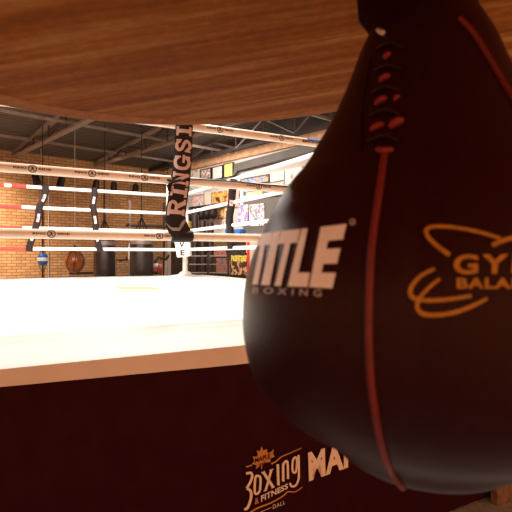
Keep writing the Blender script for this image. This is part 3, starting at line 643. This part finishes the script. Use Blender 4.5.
for i, (x0, y0, x1, y1, cols, sc, lab) in enumerate(posters):
    xm = (x0+x1)/2; off = .06
    w0, _ = wallpt(x0, y0, off); w1, _ = wallpt(x1, y0, off); _, z1 = wallpt(xm, y0, off); _, z0 = wallpt(xm, y1, off)
    T = thing('poster', lab, 'poster', room(RW-off, (w0+w1)/2, (z0+z1)/2), QA, 'posters on the right wall')
    hw = abs(w1-w0)/2; hh = (z1-z0)/2
    MB().box((.012, 0, 0), (.02, hw*2, hh*2)).build('sheet', print_mat(f'poster_print_{i}', cols, sc, i*3.7), T)
    if i in (1, 2, 3, 13): 
        MB().box((0, hw, 0), (.03, .02, hh*2+.02)).box((0, -hw, 0), (.03, .02, hh*2+.02)).box((0, 0, hh), (.03, hw*2, .02)).box((0, 0, -hh), (.03, hw*2, .02)).build('frame', M['dsteel'], T)
    def pm(x, y, d=.004): return Vector((-d, -x*hw, y*hh))
    if i == 24: art_mesh('title', [quadmap(text2d('FIGHTERS', .05), (-.95, .35), (.95, .35), (.95, .95), (-.95, .95))], pm, M['yellow'], T)
    if i == 7: art_mesh('title', [quadmap(text2d('BOXING', .05), (-.85, .35), (.8, .35), (.8, .85), (-.85, .85))], pm, mat('orange_title', (.95, .55, .1), .6, noise=.1), T)
    if i == 9: art_mesh('title', [quadmap(text2d('FIGHT', .05), (-.85, -.6), (.8, -.6), (.8, .6), (-.85, .6))], pm, M['letter'], T)
b = MB().slab(wall_poly([(243, 195), (292, 190), (292, 192.2), (243, 197.5)], .12), IN*.09); o = b.build('wall_shelf', M['white']); tag(o, 'long white shelf strip across the grey boards of the poster wall', 'shelf')
b = MB().slab(wall_poly([(186.5, 217), (191, 217), (191, 226.5), (186.5, 226.5)], .09), IN*.06); o = b.build('safety_sign', M['yellow']); tag(o, 'small bright yellow sign just right of the strap bottom', 'sign')
b = MB().slab(wall_poly([(248.5, 238), (262, 237), (262, 300), (248.5, 300)], .10), IN*.07); o = b.build('door_1', mat('cream_door', (.75, .55, .42), .6, noise=.05)); tag(o, kind='structure')
b = MB().slab(wall_poly([(247, 237), (249, 237), (249, 300), (247, 300)], .12), IN*.1); o = b.build('trim_5', M['red']); tag(o, kind='structure')
b = MB()
for bx in ((225, 229.2), (233, 239)):
    pass
b.free if False else None
b.b.free()
for x0, x1, lab in ((225, 230, 'small blue box on the ledge behind the right ropes, left one'), (234, 240.5, 'wider blue box on the ledge behind the right ropes')):
    o = MB().slab(wall_poly([(x0, 228.5), (x1, 228), (x1, 231.5), (x0, 232)], .2), IN*.15).build('blue_box', M['cyan']); tag(o, lab, 'box')
o = MB().slab(wall_poly([(214, 232.6), (262, 232.2), (262, 234), (214, 234.5)], .22), IN*.2).build('ledge', M['lsteel']); tag(o, 'pale ledge carrying the blue boxes along the poster wall', 'shelf')
# black coat-like gear hanging over the standing bags
T = thing('hanging_gloves', 'black boxing gloves hung in a row under the white chart', 'boxing gloves', room(RW-.36, *wallpt(202, 213, .36)), QA)
MB().box((.16, 0, .22), (.26, 1.3, .03)).build('hanger', M['dsteel'], T)
for q in range(5): MB().sphere((0, -.5+q*.25, -.02), .13, (1, .9, 1.15)).sphere((-.03, -.44+q*.25, .06), .06).tube([(0, -.5+q*.25, .1), (0, -.5+q*.25, .22)], .06, 10).build('glove', M['strap'], T, True)

# ---------------------------------------------------------------- speed bag and its wooden disc
AX, AY = .108, .31; D0 = math.hypot(AX, AY); TH = math.degrees(math.atan2(AX, AY))
prof = [(.0315, .1495), (.0345, .144), (.0408, .1315), (.0465, .1165), (.0545, .0970), (.0628, .0811), (.0702, .0687), (.0768, .0574), (.0852, .0477), (.0925, .0371), (.0988, .0259), (.1044, .0143), (.1094, .0021), (.1135, -.0108), (.1158, -.0243), (.1164, -.0382), (.1155, -.0523), (.1125, -.0663), (.1065, -.0794), (.0974, -.0905), (.0866, -.0999), (.0746, -.1071), (.0632, -.1143), (.054, -.1232), (.044, -.1293), (.030, -.1332), (.0150, -.1352), (.002, -.1358)]
seam_az = [math.atan2(-.27, -.12)]
SB = thing('speed_bag', 'large black leather speed bag with red piping hanging close to the camera', 'speed bag', (AX, AY, CAMZ+prof[-1][1]))
zb = prof[-1][1]
SA = -1.93                                         # azimuth of the front seam
def pinch(a, z):
    f = 1
    for q in range(4):
        d = (a-(SA+q*math.pi/2)+math.pi) % (2*math.pi)-math.pi; f -= .012*math.exp(-(d/.05)**2)
    return f
# smooth profile
def smooth(P, sub=4):
    out = []; n = len(P); g = lambda k: P[min(max(k, 0), n-1)]
    for i in range(n-1):
        for s in range(sub):
            t = s/sub; out.append(tuple(.5*((2*g(i)[c])+(g(i+1)[c]-g(i-1)[c])*t+(2*g(i-1)[c]-5*g(i)[c]+4*g(i+1)[c]-g(i+2)[c])*t*t+(3*g(i)[c]-g(i-1)[c]-3*g(i+1)[c]+g(i+2)[c])*t**3) for c in (0, 1)))
    out.append(P[-1]); return out
SP = smooth(prof)
b = MB().lathe([(max(r_, .0015), z_-zb) for r_, z_ in SP], seg=192, fn=pinch)
bmesh.ops.recalc_face_normals(b.b, faces=b.b.faces[:])
bvh = BVHTree.FromBMesh(b.b)
body = b.build('bag_body', M['leather'], SB, True)
camL = Vector((0, 0, CAMZ))-SB.location
def bagpt(x, y, lift=.0007):
    d = Vector(((x-256)/F, 1, -(y-255)/F)).normalized(); h = bvh.ray_cast(camL, d)
    if h[0] is None: return None
    return h[0]+h[1]*lift
def bag_tube(pts, r, name, m, sub=8, lift=.0005):
    P = [];
    for a_, c_ in zip(pts, pts[1:]):
        for s in range(sub): P.append((lerp(a_[0], c_[0], s/sub), lerp(a_[1], c_[1], s/sub)))
    P.append(pts[-1]); Q_ = [bagpt(x, y, lift) for x, y in P]; Q_ = [q for q in Q_ if q]
    return MB().tube(Q_, r, 10).build(name, m, SB, True)
def crv(pts): v, f = stroke2d(pts, 0, sub=6); return [v[i] for i in range(0, len(v), 2)]
bag_tube(crv([(385, 150), (382.5, 170), (379, 195), (374.5, 225), (371.5, 255), (370, 290), (369.5, 325), (370, 355), (372, 385), (376, 415), (382, 445), (391, 470), (404, 487), (410, 489.6)]), .0018, 'piping', M['redl'], 3)
bag_tube(crv([(459, 18), (472, 32), (486, 54), (500, 78), (520, 112), (545, 160), (570, 220)]), .0016, 'piping', M['redl'], 3)
# lacing
for x, y, w, h in ((388, 56, 5, 10), (385.5, 78, 10, 10), (381.5, 101, 11, 10), (397, 98.5, 5, 7), (378, 127, 13, 10), (396.5, 123.5, 13, 13)):
    P = [bagpt(x-w*.5, y+h*.28, .0006), bagpt(x-w*.2, y+h*.1, .0014), bagpt(x+w*.2, y-h*.12, .0014), bagpt(x+w*.5, y-h*.3, .0006)]
    rr = h/2/F*.22*.8; MB().tube(P, [rr*.6, rr, rr, rr*.6], 10).build('lace', M['lace'], SB, True)
for y in (45, 67, 89, 112, 138):
    xx = 389-(y-45)*.06
    P = [bagpt(xx-11-(y-45)*.05, y+3, .0004), bagpt(xx-3, y, .0022), bagpt(xx+5, y-1, .0022), bagpt(xx+16, y+2, .0004)]
    MB().tube([p for p in P if p], .0013, 8).build('black_lace', M['leather'], SB, True)
P = [bagpt(378, 150, .001), bagpt(385, 153, .002), bagpt(393, 150, .001)]; MB().tube(P, [.0012, .0018, .0012], 8).build('lace', M['lace'], SB, True)
p = bagpt(384, 33, .001); e = px(374.5, 37, .305)-SB.location
if p: tag(MB().tube([p, (p+e)/2+Vector((0, 0, .003)), e], [.0015, .0018, .0024], 8).build('lace_end', M['lip'], SB, True), 'pale lace tip')
# stitched lacing flap
bag_tube(crv([(371, 60), (366, 85), (362, 115), (362, 148)]), .0006, 'flap_edge', M['leather'], 3)
# prints
def bm(x, y): return bagpt(x, y, .0006)
TT, TI, TLt, TE = (text2d(c_, .05) for c_ in 'TILE')
art_mesh('brand_print', [quadmap(TT, (246.5, 283.5), (265.5, 284), (273.5, 231.5), (258, 233.5)), quadmap(TI, (261.8, 284), (270.6, 284.5), (281.2, 230.5), (274.2, 231.5)), quadmap(TT, (268, 284.5), (289, 285.5), (301, 228.5), (282, 230.5)),
    quadmap(TLt, (288.3, 285.5), (308.3, 286.3), (318.5, 227), (302.3, 228.3)), quadmap(TE, (309.8, 286.3), (333, 287.5), (347.5, 223.5), (321.5, 226.5))], bm, M['title'], SB, refine=4)
GSP = mat('grey_small_print', (.45, .42, .45), .6, noise=.05)
ring_ = [(353+3.2*math.cos(q*.524), 221.5+3.2*math.sin(q*.524)) for q in range(12)]; ring_2 = [(353+1.6*math.cos(q*.524), 221.5+1.6*math.sin(q*.524)) for q in range(12)]
art_mesh('small_print', [quadmap(text2d('BOXING', .02, 1.75), (253, 292), (322, 296), (322.5, 288.5), (254, 286)), ], bm, GSP, SB, refine=4)
art_mesh('ring_mark', [(ring_+ring_2, [(i, (i+1) % 12, 12+(i+1) % 12, 12+i) for i in range(12)])], bm, GSP, SB, refine=4)
gold = [quadmap(text2d('GYRO', .03, 1.25), (453.5, 274), (563, 272), (566, 253), (453.5, 254)), quadmap(text2d('BALANCED', .035, 1.12), (456.5, 288), (570, 288), (571, 277), (456.5, 277)),
        stroke2d([(449.5, 254.5), (438, 246), (428, 236), (427, 229), (436, 226), (458, 227.5), (480, 232), (500, 238)], lambda t: 4.4-1.2*t),
        stroke2d([(491.5, 245), (500, 241), (515, 237), (535, 236)], 4.5),
        stroke2d([(435, 268), (420, 276), (411, 287), (412, 296), (425, 299.5), (448, 298.5), (471, 295)], lambda t: 3.2+1.4*math.sin(t*3.1)),
        stroke2d([(440, 278), (428, 288), (418, 300), (419, 310), (430, 314), (452, 312), (472, 305), (487, 297.5)], lambda t: 3.0+1.6*math.sin(t*3.1))]
art_mesh('gold_print', gold, bm, M['gold'], SB, refine=4)
# leather neck and loop leaning up to the swivel
nk = [(0, 0, prof[0][1]-.004), (-.001, 0, .1525), (-.010, 0, .158), (-.0165, 0, .165), (-.018, 0, .175), (-.014, 0, .184), (-.010, 0, .190)]
MB().tube([Vector(p_)-Vector((0, 0, zb)) for p_ in nk], [.031, .0335, .030, .029, .027, .016, .010], 28).build('neck_collar', M['strapblack'], SB, True)
# disc
DR = .42; tilt = math.atan(.160)
SPF = thing('speed_bag_platform', 'round brown wooden speed bag platform overhead with pale rim', 'speed bag platform', (AX, AY, CAMZ+.214))
R = Matrix.Rotation(-tilt, 4, 'Y')
b = MB().lathe([(DR-.003, 0), (DR, .002), (DR, .034), (DR-.003, .037)], seg=160); b.b.transform(R); b.build('board', M['wood'], SPF)
b = MB(); ri = [[b.b.verts.new((rr*math.cos(q*math.pi/90), rr*math.sin(q*math.pi/90), zz)) for q in range(180)] for rr, zz in ((DR-.024, .0004), (DR-.022, -.0008), (DR-.001, -.0006))]
for A_, B_ in zip(ri, ri[1:]):
    for q in range(180): b.b.faces.new((A_[q], A_[(q+1) % 180], B_[(q+1) % 180], B_[q]))
b.b.transform(R); tag(b.build('edge_band', mat('edge_band_wood', (.60, .27, .11), .8, spec=.05, noise=.15, scale=90), SPF), 'lighter brown band around the rim')
b = MB().tube([(DR*math.cos(q*math.pi/100), DR*math.sin(q*math.pi/100), .0005) for q in range(200)], .0010, 8, closed=True); b.b.transform(R); b.build('rim', M['lip'], SPF, True)
b = MB().lathe([(.045, -.010), (.05, -.006), (.05, .001)], (-.012, 0, 0), 32); b.b.transform(R); b.build('swivel_plate', M['dsteel'], SPF, True)
MB().tube([(-.012, 0, 0), (-.010, 0, -.022)], .009, 12).build('swivel', M['dsteel'], SPF, True)
b = MB()
for q in range(3):
    aa = q*2.094+.5; b.tube([R @ Vector((.3*math.cos(aa), .3*math.sin(aa), .035)), (.3*math.cos(aa), .3*math.sin(aa), 2.9)], .012, 8)
b.build('hanging_rods', M['dsteel'], SPF)

# small carton at the foot of the skirt
p = ring(TR-.36, PN0-.22); T = thing('cardboard_box', 'crumpled brown carton on the floor below the speed bag', 'box', (1.38, 2.78, 0), RA)
T.location = ring(2.59, 1.735, 0)
MB().box((.0, .0, .07), (.30, .045, .14), bev=.006).build('carton', M['card'], T)
MB().slab([(-.13, -.022, .14), (.13, -.022, .14), (.14, -.07, .12), (-.12, -.06, .13)], (0, 0, .004)).build('flap', M['card'], T)

# ---------------------------------------------------------------- lights
def area(name, loc, target, size, power, col, sy=None):
    l = bpy.data.lights.new(name, 'AREA'); l.size = size; l.energy = power; l.color = col
    if sy: l.spread = sy
    o = bpy.data.objects.new(name, l); COL.objects.link(o); o.location = loc
    o.rotation_euler = (Vector(target)-Vector(loc)).to_track_quat('-Z', 'Y').to_euler(); return o
for t, n in ((-1.2, 3.2), (1.6, 3.2), (-1.2, 6.4), (1.6, 6.4)):
    p = ring(t, n, CAMZ+2.35); area('ring_lamp', p, (p.x, p.y, 0), .6, 100 if n < 4 else 175, (1, .92, .82))
for t, w in ((.2, 11.0), (2.6, 11.0)):
    p = room(t, w, CAMZ+2.3); area('wall_lamp', p, room(t, BW, CAMZ-.5), .5, 120 if t < 1 else 120, (1, .80, .60), 1.9)
p = room(5.6, 11.2, CAMZ+2.3); area('wall_lamp', p, room(5.6, BW, CAMZ+.2), .5, 8, (1, .75, .5))
p = room(5.9, 9.2, CAMZ+2.2); area('wall_lamp', p, room(RW, 9.4, CAMZ+.6), .7, 95, (1, .9, .8))
p = room(5.9, 6.0, CAMZ+2.2); area('wall_lamp', p, room(RW, 6.0, CAMZ+.6), .7, 30, (1, .9, .8))
wd = bpy.data.worlds.new('world'); S.world = wd; wd.use_nodes = True
wd.node_tree.nodes['Background'].inputs[0].default_value = (1, .40, .18, 1); wd.node_tree.nodes['Background'].inputs[1].default_value = 1.15
# ---------------------------------------------------------------- camera
cd = bpy.data.cameras.new('camera'); cam = bpy.data.objects.new('camera', cd); COL.objects.link(cam); S.camera = cam
cam.location = (0, 0, CAMZ); cam.rotation_euler = (math.pi/2, 0, 0); cd.sensor_width = 36; cd.lens = 36*F/512; cd.clip_start = .01
cd.dof.use_dof = True; cd.dof.focus_distance = 4.5; cd.dof.aperture_fstop = 19
S.view_settings.view_transform = 'Standard'; S.view_settings.look = 'None'; S.view_settings.exposure = 0; S.view_settings.gamma = 1; S.view_settings.use_curve_mapping = False
